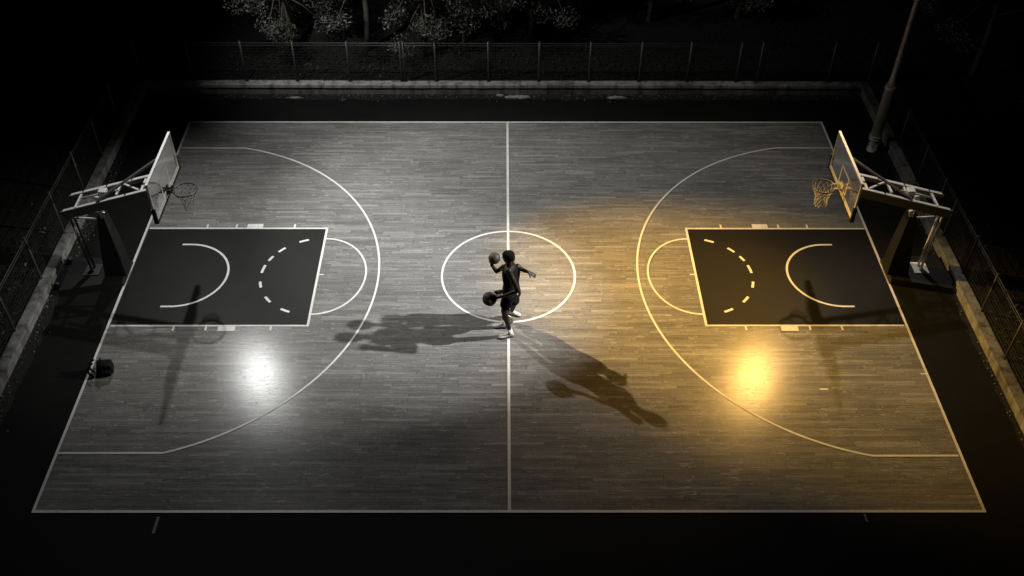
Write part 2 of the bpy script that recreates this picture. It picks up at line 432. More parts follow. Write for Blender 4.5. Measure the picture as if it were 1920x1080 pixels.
# ------------------------------------------------------------------ retaining walls
def wall(name, a, c, nrm, label, tk=.28, h=WH, over=.035):
    a = Vector((*a, 0)); c = Vector((*c, 0)); n = Vector((*nrm, 0)); d = (c-a).normalized(); ln = (c-a).length
    t = thing(name, ((a+c)/2), label, 'wall')
    body = MB(); body.beam(a + n*tk/2 + Vector((0,0,h/2-.09)), c + n*tk/2 + Vector((0,0,h/2-.09)), tk, h - .02)
    body.build('wall_body', M['conc'], t)
    x = 0; cp = MB()
    while x < ln - .05:
        L = min(rnd.uniform(2.6, 3.6), ln - x); e0 = a + d*(x+.006); e1 = a + d*(x+L-.006)
        o = n*((tk - over)/2 + .0) + Vector((0, 0, h - .05 + rnd.uniform(-.006, .006)))
        bm = bmesh.new(); bmesh.ops.create_cube(bm, size=1)
        bmesh.ops.subdivide_edges(bm, edges=[e for e in bm.edges if abs((e.verts[0].co-e.verts[1].co).x) > .5], cuts=14)
        mid = (e0+e1)/2 + o; Lr = (e1-e0).length; wd = tk + over
        for p in bm.verts:
            q = p.co.copy()
            edgej = rnd.uniform(-.009, .009)
            p.co = mid + d*q.x*Lr + n*(q.y*(wd + edgej)) + Vector((0,0,q.z*.10 + rnd.uniform(-.004,.004)))
        bmesh.ops.recalc_face_normals(bm, faces=bm.faces)
        cp.bm(bm); x += L
    cp.build('coping', M['lit_cap'] if n.y > .5 else M['cap'], t)  # stronger light on the far coping is put into a paler colour
    return t
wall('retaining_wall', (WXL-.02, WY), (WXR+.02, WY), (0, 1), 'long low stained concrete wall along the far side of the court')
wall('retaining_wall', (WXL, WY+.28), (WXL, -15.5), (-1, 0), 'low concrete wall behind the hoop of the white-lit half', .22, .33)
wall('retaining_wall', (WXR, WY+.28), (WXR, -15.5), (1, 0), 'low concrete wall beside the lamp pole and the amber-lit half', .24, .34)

# ------------------------------------------------------------------ fences
def fence(name, a, c, posts, ztop, zb, label, doubles=()):
    a = Vector((*a, 0)); c = Vector((*c, 0)); d = (c-a).normalized(); ln = (c-a).length
    t = thing(name, (a+c)/2 + Vector((0,0,zb)), label, 'fence')
    wm = MB(); n = int(ln/.075)
    for i in range(n+1):
        p = a + d*(ln*i/n); wm.beam(p + Vector((0,0,zb+.04)), p + Vector((0,0,ztop-.02)), .006, .006)
    k = int((ztop-zb)/.11)
    for j in range(k+1):
        z = zb + .05 + (ztop - zb - .08)*j/k
        wm.beam(a + Vector((0,0,z)), c + Vector((0,0,z)), .007, .007)
    wm.build('wire_mesh', M['wire'], t)
    rl = MB(); rl.tube([a + Vector((0,0,ztop-.02)), c + Vector((0,0,ztop-.02))], .016, 6); rl.tube([a + Vector((0,0,ztop-.10)), c + Vector((0,0,ztop-.10))], .010, 6)
    rl.build('top_rail', M['post'], t)
    for s in posts:
        p = a + d*s; pb = MB(); pb.tube([p + Vector((0,0,zb-.03)), p + Vector((0,0,ztop+.05))], .034, 10)
        pb.box((p.x-.06, p.y-.06, zb-.03), (p.x+.06, p.y+.06, zb+.012)); pb.build('post', M['post'], t)
    return t
FY = WY + .24
fx = [gy(u, 150, FY).x for u in (267,363,463,558,657,754,760,818,916,1010,1104,1198,1288,1380,1419,1552)]
fence('wire_fence', (-12.45, FY), (12.25, FY), [x + 12.45 for x in fx] + [24.68], 1.80, WH, 'long dim wire fence with many posts on the far wall under the trees')
fence('wire_fence', (-12.40, FY), (-12.40, -15), [FY - y for y in (6.94, 5.15, 3.36, 1.5, -.4, -2.35, -4.3, -6.2, -8.1, -10)], 1.70, .32, 'wire fence on the wall behind the hoop of the white-lit half')
fence('wire_fence', (12.22, FY), (12.22, -15), [FY - y for y in (5.75, 3.9, 2.3, 1.4, -.2, -1.65, -3.3, -5.1, -6.9, -8.7)], 1.60, .33, 'wire fence on the wall behind the hoop of the amber-lit half')

# ------------------------------------------------------------------ lamp pole
base = gz(1634, 281); base.z = -.005
t = thing('lamp_post', base, 'tall grey steel lamp pole with thick lower sleeve beside the right wall', 'lamp post')
bx, by = base.x, base.y
b = MB(); b.tube([(bx,by,-.005),(bx,by,.03),(bx,by,.031),(bx,by,.42)], [.17,.17,.145,.145], 20); b.build('foot', M['pole'], t)
b = MB(); b.tube([(bx,by,.42),(bx,by,.47),(bx,by,.471),(bx,by,.52),(bx,by,.521),(bx,by,.57)], [.19,.19,.175,.175,.19,.19], 24); b.build('collar', M['pole'], t)
b = MB(); b.tube([(bx,by,.57),(bx,by,2.22),(bx,by,2.23),(bx,by,2.34)], [.165,.155,.165,.165], 24); b.build('sleeve', M['pole'], t)
b = MB(); b.tube([(bx,by,2.34),(bx,by,2.58),(bx,by,6),(bx,by,10.3)], [.155,.088,.075,.055], 20); b.build('mast', M['pole'], t)
b = MB(); b.tube([(bx,by,10.2),(bx-.5,by-.25,10.55),(LAMP_A[0]+.1,LAMP_A[1]+.05,10.5)], [.04,.035,.03], 10); b.build('bracket_arm', M['pole'], t)
b = MB(); b.loft([((LAMP_A[0]+dx,LAMP_A[1]+.1,10.22+dz),(0,wd,0),(0,0,.10)) for dx,dz,wd in ((.34,.22,.08),(.2,.2,.17),(-.1,.16,.2),(-.25,.14,.12))], 14); b.build('lamp_head', M['pole'], t)

# ------------------------------------------------------------------ basketball stands
def make_hoop(sx, yc, xb, label, xr, zr):
    """stand facing the middle of the court; sx = -1 stands at the left baseline, +1 at the right"""
    X = lambda x: sx*x                      # x measured outwards from mid court
    t = thing('basketball_hoop', (X(11.1), yc, 0), label, 'basketball hoop')
    def P(x, y, z): return Vector((X(x), yc + y, z))
    zt, zb, hw = 3.88, 2.77, 1.12
    # backboard: clear panel, white frame, black lower padding, painted target
    b = MB(); b.beam(P(xb,-hw+.03,(zt+zb)/2), P(xb,hw-.03,(zt+zb)/2), .014, zt-zb-.06); bp = b.build('backboard', M['glass'], t)
    b = MB()
    b.beam(P(xb,-hw,zt-.022), P(xb,hw,zt-.022), .06, .045); b.beam(P(xb,-hw,zb+.022), P(xb,hw,zb+.022), .05, .045)
    b.beam(P(xb,-hw+.02,zb+.046), P(xb,-hw+.02,zt-.046), .045, .05, (0,1,0)); b.beam(P(xb,hw-.02,zb+.046), P(xb,hw-.02,zt-.046), .045, .05, (0,1,0))
    b.build('frame', M['frame'], bp)
    b = MB(); xl = xb - .0085
    def tl(y0, z0, y1, z1, wd=.05): b.beam(P(xl,y0,z0), P(xl,y1,z1), .004, wd, (0,1,0) if abs(z1-z0) > abs(y1-y0) else (0,0,1))
    tl(-.33,zb+.62,.33,zb+.62); tl(-.33,zb+.15,.33,zb+.15); tl(-.305,zb+.175,-.305,zb+.595); tl(.305,zb+.175,.305,zb+.595)
    tl(-hw+.05,zb+.075,hw-.05,zb+.075,.045); b.build('target_square', M['board_line'], bp)
    b = MB(); b.beam(P(xb-.002,-hw-.02,zb-.025), P(xb-.002,hw+.02,zb-.025), .10, .05)
    for s in (-1, 1): b.beam(P(xb-.002,s*(hw+.012),zb-.05), P(xb-.002,s*(hw+.012),zb+.38), .05, .10, (1,0,0))
    b.build('edge_padding', M['rubber'], bp)
    # ring, bracket, net
    R = .29
    ring = [P(xr + R*math.cos(2*PI*k/40), R*math.sin(2*PI*k/40), zr) for k in range(40)]
    b = MB(); b.tube(ring, .019, 10, closed=True)
    for k in range(12):
        a = 2*PI*k/12; b.tube([P(xr+R*math.cos(a), R*math.sin(a), zr-.015), P(xr+R*math.cos(a)*.97, R*math.sin(a)*.97, zr-.045)], .007, 5)
    rg = b.build('ring', M['rim'], t)
    b = MB(); b.box(*[tuple(f(p, q) for p, q in zip(P(xb-.012,-.11,zr-.10), P(xb-.03,.11,zr+.09))) for f in (min, max)])
    for s in (-1, 1): b.beam(P(xb-.03, s*.08, zr-.02), P(xr+R*.86, s*.10, zr), .03, .035)
    b.beam(P(xb-.03, 0, zr-.09), P(xr+R, 0, zr-.03), .12, .02); b.build('ring_bracket', M['frame'] if sx > 0 else M['rim'], rg)
    nb = MB(); n = 12; rows = 6
    drop = .50
    def npnt(k, r):
        f = r/rows; rad = (R*.96)*(1-f) + .165*f - .05*math.sin(f*PI)
        a = 2*PI*(k + (r % 2)*.5)/n
        return P(xr + rad*math.cos(a) - .06*f*(1 if sx<0 else -.3), rad*math.sin(a) - .05*f, zr - .04 - drop*f + .01*math.sin(3*a))
    for k in range(n):
        for r in range(rows):
            for dk in ((0, -1) if r % 2 == 0 else (0, 1)):
                nb.tube([npnt(k, r), npnt(k + dk, r+1)], .0065, 5, cap=False)
    nb.build('net', M['net'] if sx > 0 else M['shaded_net'], rg)  # left net's shade is put into a darker cord colour
    # boom: two sloping rails with cross bars, lit tops put in as pale strips
    zf, zr2, xr2 = 3.22, 2.44, 11.3
    def bz(x): return zf + (zr2-zf)*(x-xb)/(xr2-xb)
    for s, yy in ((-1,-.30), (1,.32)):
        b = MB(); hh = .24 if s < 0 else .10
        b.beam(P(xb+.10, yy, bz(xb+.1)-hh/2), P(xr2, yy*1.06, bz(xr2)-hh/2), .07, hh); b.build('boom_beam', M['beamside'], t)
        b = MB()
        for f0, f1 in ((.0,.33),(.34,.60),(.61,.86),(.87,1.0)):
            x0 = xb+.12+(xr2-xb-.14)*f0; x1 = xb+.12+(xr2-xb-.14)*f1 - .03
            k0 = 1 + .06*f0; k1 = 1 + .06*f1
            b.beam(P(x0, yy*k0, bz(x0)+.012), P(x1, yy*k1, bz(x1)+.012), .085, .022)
        b.build('lit_top_strip', M['steel'], t)
    for xx in (xb+.55, xb+1.25, xb+1.7, xr2-.35):
        b = MB(); b.beam(P(xx,-.26,bz(xx)-.03), P(xx,.28,bz(xx)-.03), .05, .05); b.build('cross_bar', M['steel'], t)
    b = MB(); b.beam(P(xb+.60,-.25,bz(xb+.6)+.03), P(xb+1.2,.26,bz(xb+1.2)+.03), .045, .04); b.build('cross_bar', M['steel'], t)
    b = MB(); b.beam(P(xb+.03,.52,3.62), P(xb+1.72,-.30,bz(xb+1.72)+.04), .055, .05); b.build('diagonal_brace', M['beamside'], t)
    for s in (-1, 1):
        b = MB(); b.beam(P(xb+.04, s*.30, zr+.02), P(xb+.04, s*.30, zt-.30), .05, .05, (0,1,0)); b.beam(P(xb+.04, s*.30, 3.36), P(xb+.16, s*.29, 3.2), .05, .05); b.build('board_mount', M['steel'], t)
    b = MB(); b.beam(P(xb+.05,-.34,zr+.12), P(xb+.05,.34,zr+.12), .05, .06); b.beam(P(xb+.05,0,zr+.14), P(xb+.62,.02,bz(xb+.6)-.06), .06, .06); b.build('board_mount', M['steel'], t)
    b = MB(); b.box(*[tuple(f(p, q) for p, q in zip(P(xr2-1.15,-.09,bz(xr2-1.1)-.02), P(xr2-.95,.11,bz(xr2-1.1)+.12))) for f in (min, max)], bev=.02)
    b.tube([P(xr2-1.05,.0,bz(xr2-1)+.05), P(xr2-.45,.02,bz(xr2-.45)+.02)], .028, 8); b.tube([P(xr2-1.05,-.0,bz(xr2-1)+.05), P(xr2-1.45,.02,bz(xr2-1.45)+.01)], .022, 8)
    b.build('lift_spring', M['steel'], t)
    # front column in black padding, rear strut, links, base
    b = MB()
    secs = []
    for z, xa, xc, wd in ((.155,10.26,10.84,.24),(.9,10.28,10.74,.22),(1.6,10.33,10.63,.19),(2.08,10.37,10.55,.16),(2.12,10.40,10.52,.13)):
        secs.append((z, xa, xc, wd))
    vs = [P(x, y, z) for z, xa, xc, wd in secs for x, y in ((xa,-wd),(xa,wd),(xc,wd),(xc,-wd))]
    fs = [(i*4+k, i*4+(k+1)%4, (i+1)*4+(k+1)%4, (i+1)*4+k) for i in range(4) for k in range(4)] + [(3,2,1,0),(16,17,18,19)]
    b.add(vs, fs); col = b.build('padded_column', M['pad'], t)
    b = MB(); b.beam(P(10.46,0,2.12), P(10.46,0,bz(10.46)-.03), .09, .12, (1,0,0))
    b.beam(P(10.42,-.15,2.13), P(10.50,.15,2.13), .08, .10); b.beam(P(10.40,-.16,2.12), P(10.34,-.16,2.30), .03, .10); b.build('column_head', M['steel'], t)
    for yy in (-.10, .10):
        b = MB(); b.tube([P(11.26, yy, bz(11.26)-.26), P(11.20, yy*.9, .18)], .036, 10); b.build('rear_strut', M['beamside'] if sx < 0 else M['steel'], t)
    b = MB(); b.tube([P(11.26,-.17,2.14), P(11.26,.17,2.14)], .06, 12); b.build('pivot', M['steel'], t)
    for yy in (-.16, .16):
        b = MB(); b.tube([P(11.22, yy, 2.12), P(10.52, yy*.8, 2.05)], .026, 8); b.build('link_bar', M['steel'], t)
    b = MB()
    vs = [P(x, y, z) for x, y, z in ((10.30,-.46,-.004),(11.95,-.85,-.004),(12.0,.62,-.004),(10.30,.50,-.004),(10.34,-.42,.16),(11.9,-.80,.16),(11.9,.55,.16),(10.34,.44,.16))]
    b.add(vs, [(0,3,2,1),(4,5,6,7),(0,1,5,4),(1,2,6,5),(2,3,7,6),(3,0,4,7)]); bs = b.build('base', M['pad'], t)
    b = MB(); b.box(*[tuple(f(p, q) for p, q in zip(P(11.02,-.22,.158), P(11.42,.22,.20))) for f in (min, max)], bev=.008)
    b.build('strut_plate', M['steel'] if sx > 0 else M['darksteel'], bs)
    for yy in (-.5, .5):
        b = MB(); b.tube([P(12.06, yy-.04, .08), P(12.06, yy+.04, .08)], .08, 14); b.build('wheel', M['rubber'], bs)
    return t
make_hoop(-1, .12, 8.62, 'basketball hoop stand at the left baseline of the white-lit half, dark ring', 8.16, 2.89)
make_hoop(1, .20, 8.46, 'basketball hoop stand at the right baseline of the amber-lit half, near the lamp pole', 7.99, 2.96)

# ------------------------------------------------------------------ basketballs
def ball(c, R, label, rot):
    b = MB(); b.ball((0,0,0), R, 40, 24); o = b.build('basketball', M['ball'])
    o.location = c; o.rotation_euler = rot; tag(o, label, 'basketball', None)
    g = MB(); n = 48
    def seam(fn): g.tube([fn(2*PI*k/n) for k in range(n)], R*.022, 5, closed=True)
    seam(lambda a: Vector((math.cos(a), math.sin(a), 0))*R*.995); seam(lambda a: Vector((0, math.cos(a), math.sin(a)))*R*.995)
    for s in (-1, 1):
        seam(lambda a: Vector((s*(.62 + .22*math.cos(2*a)), .0, 0)) .normalized()*0 + (Vector((s*(.55+.25*math.cos(2*a)), math.cos(a)*.9, math.sin(a)*.6)).normalized()*R*.995))
    m = g.build('groove', M['groove']); m.parent = o
    return o

# ------------------------------------------------------------------ people
def remesh(mb, name, mat, parent, vox=.011, smooth=4):
    o = mb.build(name, mat)
    r = o.modifiers.new('r', 'REMESH'); r.mode = 'VOXEL'; r.voxel_size = vox; r.use_smooth_shade = True
    s = o.modifiers.new('s', 'SMOOTH'); s.factor = .5; s.iterations = smooth
    bpy.context.view_layer.update()
    dg = bpy.context.evaluated_depsgraph_get()
    me = bpy.data.meshes.new_from_object(o.evaluated_get(dg)); old = o.data
    o.modifiers.clear(); o.data = me; bpy.data.meshes.remove(old); me.name = name
    if not me.materials: me.materials.append(mat)
    if parent is not None: o.parent = parent; o.matrix_parent_inverse = Matrix.Translation(parent.location).inverted()
    return o
K = 1.33            # the figures stand taller than life against this court
def hand_on_ball(mb, wrist, bc, R, up):
    """palm against the ball, five fingers fanned over its surface"""
    n = (wrist - bc).normalized(); fr = .0125*K
    t1 = (up - n*up.dot(n)).normalized(); t2 = n.cross(t1)
    palm = bc + n*(R + .016*K)
    mb.capsule(wrist, palm + n*.01, .034*K, .034*K)
    for k in (-.75, -.25, .25, .75): mb.capsule(palm - t1*.01, palm + t1*.03*K + t2*k*.045*K, .022*K, .017*K)
    for k, ln in ((-.8, .75), (-.28, .95), (.25, 1.0), (.75, .9)):
        prev = None
        for j in range(4):
            an = (.17 + .19*j*ln); dirv = (t1*math.cos(k*.5) + t2*math.sin(k*.5))
            p = bc + (n*math.cos(an) + dirv*math.sin(an)).normalized()*(R + fr*.8)
            if prev is not None: mb.capsule(prev, p, fr*(1.1 - .1*j), fr*(1.0 - .1*j), 8)
            prev = p
    prev = palm + t2*.03*K
    for j in range(3):
        an = .22 + .2*j; dirv = (t2*math.cos(.4) - t1*0 + t1*math.sin(.4)*.5)
        p = bc + (n*math.cos(an) + dirv*math.sin(an)).normalized()*(R + fr*.9)
        mb.capsule(prev, p, fr*1.2, fr*1.1, 8); prev = p
def hand_free(mb, wrist, d, nrm, spread=.35, curl=.35):
    d = d.normalized(); nrm = (nrm - d*nrm.dot(d)).normalized(); s = d.cross(nrm); fr = .0115*K
    mb.loft([(wrist, s*.030*K, nrm*.022*K), (wrist + d*.04*K, s*.040*K, nrm*.019*K), (wrist + d*.095*K, s*.045*K, nrm*.016*K)], 12)
    for i, (k, ln) in enumerate(((-1, .78), (-.34, .95), (.33, 1.0), (1, .86))):
        p = wrist + d*.09*K + s*k*.034*K; a = 0
        for j, sl in enumerate((.045, .028, .022)):
            a += curl*(.5 + .3*j); dd = (d + s*k*spread*.35).normalized()
            q = p + (dd*math.cos(a) + nrm*math.sin(a))*sl*ln*K
            mb.capsule(p, q, fr*(1-.1*j), fr*(.92-.1*j), 8); p = q
    p = wrist + d*.03*K - s*.030*K
    for j, sl in enumerate((.04, .032)):
        q = p + (d*.75 - s*.6 + nrm*(.2+.3*j)).normalized()*sl*K; mb.capsule(p, q, fr*1.2, fr*1.05, 8); p = q
def head(mb, c, f, up, r=.105):
    f = f.normalized(); up = (up - f*up.dot(f)).normalized(); s = f.cross(up); r = r*K
    mb.loft([(c + up*r*z + f*r*fo, s*r*w, f*r*d) for z, fo, w, d in
             ((-1.12,.35,.20,.25),(-1.0,.30,.42,.50),(-.75,.18,.60,.72),(-.4,.05,.70,.86),(0,-.02,.76,.95),(.4,-.06,.77,.97),(.72,-.08,.66,.84),(.95,-.08,.40,.52),(1.04,-.08,.12,.18))], 20)
    mb.capsule(c + f*r*.90 + up*r*.05, c + f*r*1.06 - up*r*.30, r*.09, r*.13, 8)        # nose
    mb.capsule(c + f*r*.86 + s*r*.3 + up*r*.16, c + f*r*.86 - s*r*.3 + up*r*.16, r*.12, r*.12, 8)   # brow
    mb.capsule(c + f*r*.88 + s*r*.16 - up*r*.55, c + f*r*.88 - s*r*.16 - up*r*.55, r*.10, r*.10, 8) # lips
    for k in (-1, 1): mb.capsule(c + s*k*r*.78 + up*r*.05 - f*r*.05, c + s*k*r*.78 - up*r*.25, r*.11, r*.08, 8)  # ears
def hair(c, f, up, parent, r=.105, puff=1.16):
    f = f.normalized(); up = (up - f*up.dot(f)).normalized(); s = f.cross(up); r = r*K*puff
    b = MB()
    b.loft([(c + up*r*z + f*r*fo, s*r*w, f*r*d) for z, fo, w, d in
            ((-.45,-.52,.50,.42),(-.2,-.40,.68,.62),(.1,-.22,.80,.80),(.35,-.1,.84,.96),(.62,-.08,.80,.94),(.86,-.08,.62,.74),(1.02,-.08,.36,.44),(1.08,-.08,.1,.1))], 20)
    return remesh(b, 'hair', M['hair'], parent, .012, 3)
def eyes(c, f, up, parent, r=.105):
    f = f.normalized(); up = (up - f*up.dot(f)).normalized(); s = f.cross(up); r = r*K
    for k in (-1, 1):
        b = MB(); b.ball(c + f*r*.86 + s*k*r*.33 + up*r*.02, r*.10, 10, 8); b.build('eye', M['eye'], parent)
def shoe(ankle, toe_dir, parent, pitch=0.0, ln=.29):
    """trainer with dark sole; ankle is the sock's end"""
    f = Vector((toe_dir[0], toe_dir[1], 0)).normalized(); s = Vector((-f.y, f.x, 0)); up = Vector((0,0,1))
    rot = Quaternion(s, pitch); f2 = rot @ f; u2 = rot @ up
    L = ln*K; o = ankle - u2*.085*K - f2*.055*K
    b = MB()
    b.loft([(o + f2*L*t + u2*h*.5*K, s*w*K, u2*h*.5*K) for t, w, h in
            ((-.05,.022,.05),(.0,.034,.085),(.12,.040,.105),(.30,.040,.112),(.42,.043,.095),(.60,.048,.068),(.80,.047,.056),(.93,.036,.046),(.99,.016,.03))], 16)
    b.loft([(o + f2*L*.16 + u2*.06*K, s*.036*K, f2*.05*K), (o + f2*L*.17 + u2*.12*K, s*.037*K, f2*.048*K)], 14)
    sh = remesh(b, 'shoe', M['shoe'], parent, .010, 3)
    b = MB()
    b.loft([(o + f2*L*t - u2*.012*K, s*w*K, u2*.014*K) for t, w in ((-.06,.02),(.0,.037),(.15,.043),(.4,.045),(.6,.051),(.8,.050),(.94,.038),(1.0,.014))], 12)
    b.build('sole', M['sole'], sh)
    return sh

def person(y0, J, f_t, f_h, label, jersey, feet, leg_mat=None):
    """J: joints in photo pixels with a depth offset, f_t / f_h: the way chest and head face"""
    P = {k: gy(u, v, y0 + d) for k, (u, v, d) in J.items()}
    f_t = Vector(f_t).normalized(); f_h = Vector(f_h).normalized()
    base = Vector(((P['ankle_a'].x + P['ankle_b'].x)/2, (P['ankle_a'].y + P['ankle_b'].y)/2, 0))
    root = thing('person', base, label, 'person')
    side = Vector((-f_t.y, f_t.x, 0))
    return P, root, f_t, f_h, side

def torso_secs(P, side, f, grow=0.0, neck=True):
    up = (P['chest'] - P['pelvis']).normalized()
    s = (side - up*side.dot(up)).normalized(); d = (f - up*f.dot(up)).normalized()
    pel, ch = P['pelvis'], P['chest']; L = (ch - pel).length
    g = grow
    rows = [(-.12,.115,.085),(.0,.165,.115),(.2,.155,.108),(.45,.140,.100),(.75,.165,.118),(.98,.185,.122),(1.12,.165,.098),(1.22,.10,.072)]
    return [(pel + up*L*t, s*(w*K+g), d*(dd*K+g)) for t, w, dd in rows], up, s, d

# ---- nearer player, facing left, dribbling low with the hand on the camera's side
JF = dict(head=(953,482,0), neck=(954,496,0), chest=(956,507,0), pelvis=(956,549,0),
          sh_a=(954,508,-.27), el_a=(972,545,-.44), wr_a=(944,555,-.36),
          sh_b=(951,501,.27), el_b=(950,528,.34), wr_b=(943,545,.05),
          hip_a=(953,556,-.13), kn_a=(945,583,-.16), ankle_a=(957,616,-.08),
          hip_b=(955,551,.13), kn_b=(947,578,.24), ankle_b=(945,604,.24))
yF = gz(957, 628).y + .02
P, root, ft, fh, side = person(yF, JF, (-.93, .36, 0), (-.95, .25, -.1),
    'taller player nearest the camera in black kit, facing left, dribbling a basketball at hip height', M['jersey'], None)
rootF, PF = root, P
bF = gy(918, 560.5, yF - .34); RF = .175
P['ankle_a'].z = .135; P['ankle_b'].z = .15
mb = MB(); secs, up, s_, d_ = torso_secs(P, side, ft)
mb.loft(secs, 24); mb.capsule(P['chest'] + up*.08, P['head'] - up*.06, .062*K, .055*K)
head(mb, P['head'], fh, Vector((.0,0,1)))
for a, e, wr in (('sh_a','el_a','wr_a'), ('sh_b','el_b','wr_b')):
    mb.ball(P[a], .062*K); mb.capsule(P[a], P[e], .054*K, .040*K); mb.capsule(P[a].lerp(P[e], .35), P[a].lerp(P[e], .6), .053*K, .048*K)
    mb.capsule(P[e], P[e].lerp(P[wr], .35), .040*K, .043*K); mb.capsule(P[e].lerp(P[wr], .35), P[wr], .042*K, .028*K)
hand_on_ball(mb, P['wr_a'], bF, RF, Vector((-.2, -.3, 1)))
hand_free(mb, P['wr_b'], Vector((-1, -.3, -.2)), Vector((0, -.4, 1)))
for h, k, a in (('hip_a','kn_a','ankle_a'), ('hip_b','kn_b','ankle_b')):
    mb.capsule(P[h], P[k], .092*K, .060*K); mb.capsule(P[k], P[k].lerp(P[a], .35), .058*K, .060*K); mb.capsule(P[k].lerp(P[a], .35), P[a], .060*K, .036*K)
remesh(mb, 'body', M['skin'], root, .0085, 3)
hair(P['head'], fh, Vector((0,0,1)), root); eyes(P['head'], fh, Vector((0,0,1)), root)
js = MB(); se, *_ = torso_secs(P, side, ft, .022)
js.loft(se[:6] + [(se[6][0], se[6][1]*.86, se[6][2]*1.0)], 24)
for k in (1, -1): js.capsule(se[5][0] + s_*k*.13*K, se[6][0] + s_*k*.085*K + up*.04, .055*K, .045*K)
jf = remesh(js, 'jersey', M['jersey'], root, .011, 3)
st = MB(); st.loft([(P['pelvis'] + up*.10, s_*.175*K, d_*.125*K), (P['pelvis'], s_*.185*K, d_*.135*K), (P['pelvis'] - up*.12, s_*.18*K, d_*.135*K)], 22)
for h, k in (('hip_a','kn_a'), ('hip_b','kn_b')):
    st.capsule(P[h], P[h].lerp(P[k], .55), .118*K, .112*K, 16)
shF = remesh(st, 'shorts', M['jersey'], root, .012, 4)
wb = MB()
cw = P['pelvis'] + up*.015
for k in range(9):
    a0 = 3.55 + k*.13; p = lambda a, z: cw + up*z + (s_*.19*K*math.cos(a) + d_*.142*K*math.sin(a))
    wb.tube([p(a0, .05*math.sin(k*2.1)), p(a0+.09, .05*math.sin(k*2.1+2))], .011, 5)
wb.build('waist_lettering', M['trim'], shF)
for nm, kn, fd in (('ankle_a','kn_a',(-1,-.25)), ('ankle_b','kn_b',(-1,.1))):
    b = MB(); d = (P[kn] - P[nm]).normalized(); b.tube([P[nm] - d*.05, P[nm] + d*.02, P[nm] + d*.17], [.046*K, .045*K, .052*K], 14); b.build('sock', M['sock'], root)
    shoe(P[nm], fd, root, 0.0 if nm == 'ankle_a' else .12)
ball(bF, RF, 'basketball at hip height in the hand of the nearer player', (.5, 1.2, .3))

# ---- player behind, knees bent, one arm lifting a ball, the other held out
yB = yF + .48       # mid-stride: one foot down behind the nearer player, the other lifted
JB = dict(head=(957,486,.0), neck=(958,496,0), chest=(958,506,0), pelvis=(960,545,.02),
          sh_a=(944,501,.04), el_a=(931,509,-.18), wr_a=(922,497,-.16),
          sh_b=(970,500,-.05), el_b=(980,506,-.12), wr_b=(990,510,-.22),
          hip_a=(956,551,.10), kn_a=(950,576,.0), ankle_a=(951,602,.12),
          hip_b=(963,552,-.08), kn_b=(964,567,-.20), ankle_b=(960,583,.0))
P, root, ft, fh, side = person(yB, JB, (.45, .9, 0), (.2, .97, -.15),
    'shorter player half hidden behind the taller one, lifting a ball with one hand', M['greyjersey'], None)
bB = gy(927, 484, yB - .16); RB = .145
P['ankle_a'].z = .135
mb = MB(); secs, up, s_, d_ = torso_secs(P, side, ft)
secs = [(c, a*.92, b_) for c, a, b_ in secs]
mb.loft(secs, 24); mb.capsule(P['chest'] + up*.08, P['head'] - up*.06, .058*K, .052*K)
head(mb, P['head'], fh, Vector((0,0,1)), .098)
for a, e, wr in (('sh_a','el_a','wr_a'), ('sh_b','el_b','wr_b')):
    mb.ball(P[a], .058*K); mb.capsule(P[a], P[e], .050*K, .038*K); mb.capsule(P[e], P[e].lerp(P[wr], .4), .038*K, .040*K); mb.capsule(P[e].lerp(P[wr], .4), P[wr], .040*K, .026*K)
hand_on_ball(mb, P['wr_a'], bB, RB, Vector((-.7, -.3, .5)))
hand_free(mb, P['wr_b'], Vector((1, -.25, -.45)), Vector((-.2, .2, -1)))
for h, k, a in (('hip_a','kn_a','ankle_a'), ('hip_b','kn_b','ankle_b')):
    mb.capsule(P[h], P[k], .085*K, .056*K); mb.capsule(P[k], P[k].lerp(P[a], .35), .054*K, .056*K); mb.capsule(P[k].lerp(P[a], .35), P[a], .056*K, .034*K)
remesh(mb, 'body', M['skin'], root, .0085, 3)
hair(P['head'], fh, Vector((0,0,1)), root, .098, 1.1); eyes(P['head'], fh, Vector((0,0,1)), root, .098)
js = MB(); se, *_ = torso_secs(P, side, ft, .022)
se = [(c, a*.93, b_) for c, a, b_ in se]
js.loft(se[:6] + [(se[6][0], se[6][1]*.80, se[6][2])], 24)
for k in (1, -1): js.capsule(se[5][0] + s_*k*.12*K, se[6][0] + s_*k*.085*K + up*.04, .05*K, .042*K)
remesh(js, 'jersey', M['greyjersey'], root, .011, 3)
st = MB(); st.loft([(P['pelvis'] + up*.10, s_*.168*K, d_*.125*K), (P['pelvis'], s_*.178*K, d_*.14*K), (P['pelvis'] - up*.10, s_*.175*K, d_*.14*K)], 22)
for h, k in (('hip_a','kn_a'), ('hip_b','kn_b')):
    st.capsule(P[h], P[h].lerp(P[k], .75), .112*K, .108*K, 16)
remesh(st, 'shorts', M['greyjersey'], root, .012, 4)
for nm, kn, fd in (('ankle_a','kn_a',(.5,-.8)), ('ankle_b','kn_b',(1,-.3))):
    if nm == 'ankle_a':
        b = MB(); d = (P[kn] - P[nm]).normalized(); b.tube([P[nm] - d*.05, P[nm] + d*.02, P[nm] + d*.2], [.044*K, .043*K, .05*K], 14); b.build('sock', M['sock'], root)
    shoe(P[nm], fd, root, 0, .235)
ball(bB, RB, 'basketball raised on the hand of the player behind', (1.1, .4, .9))

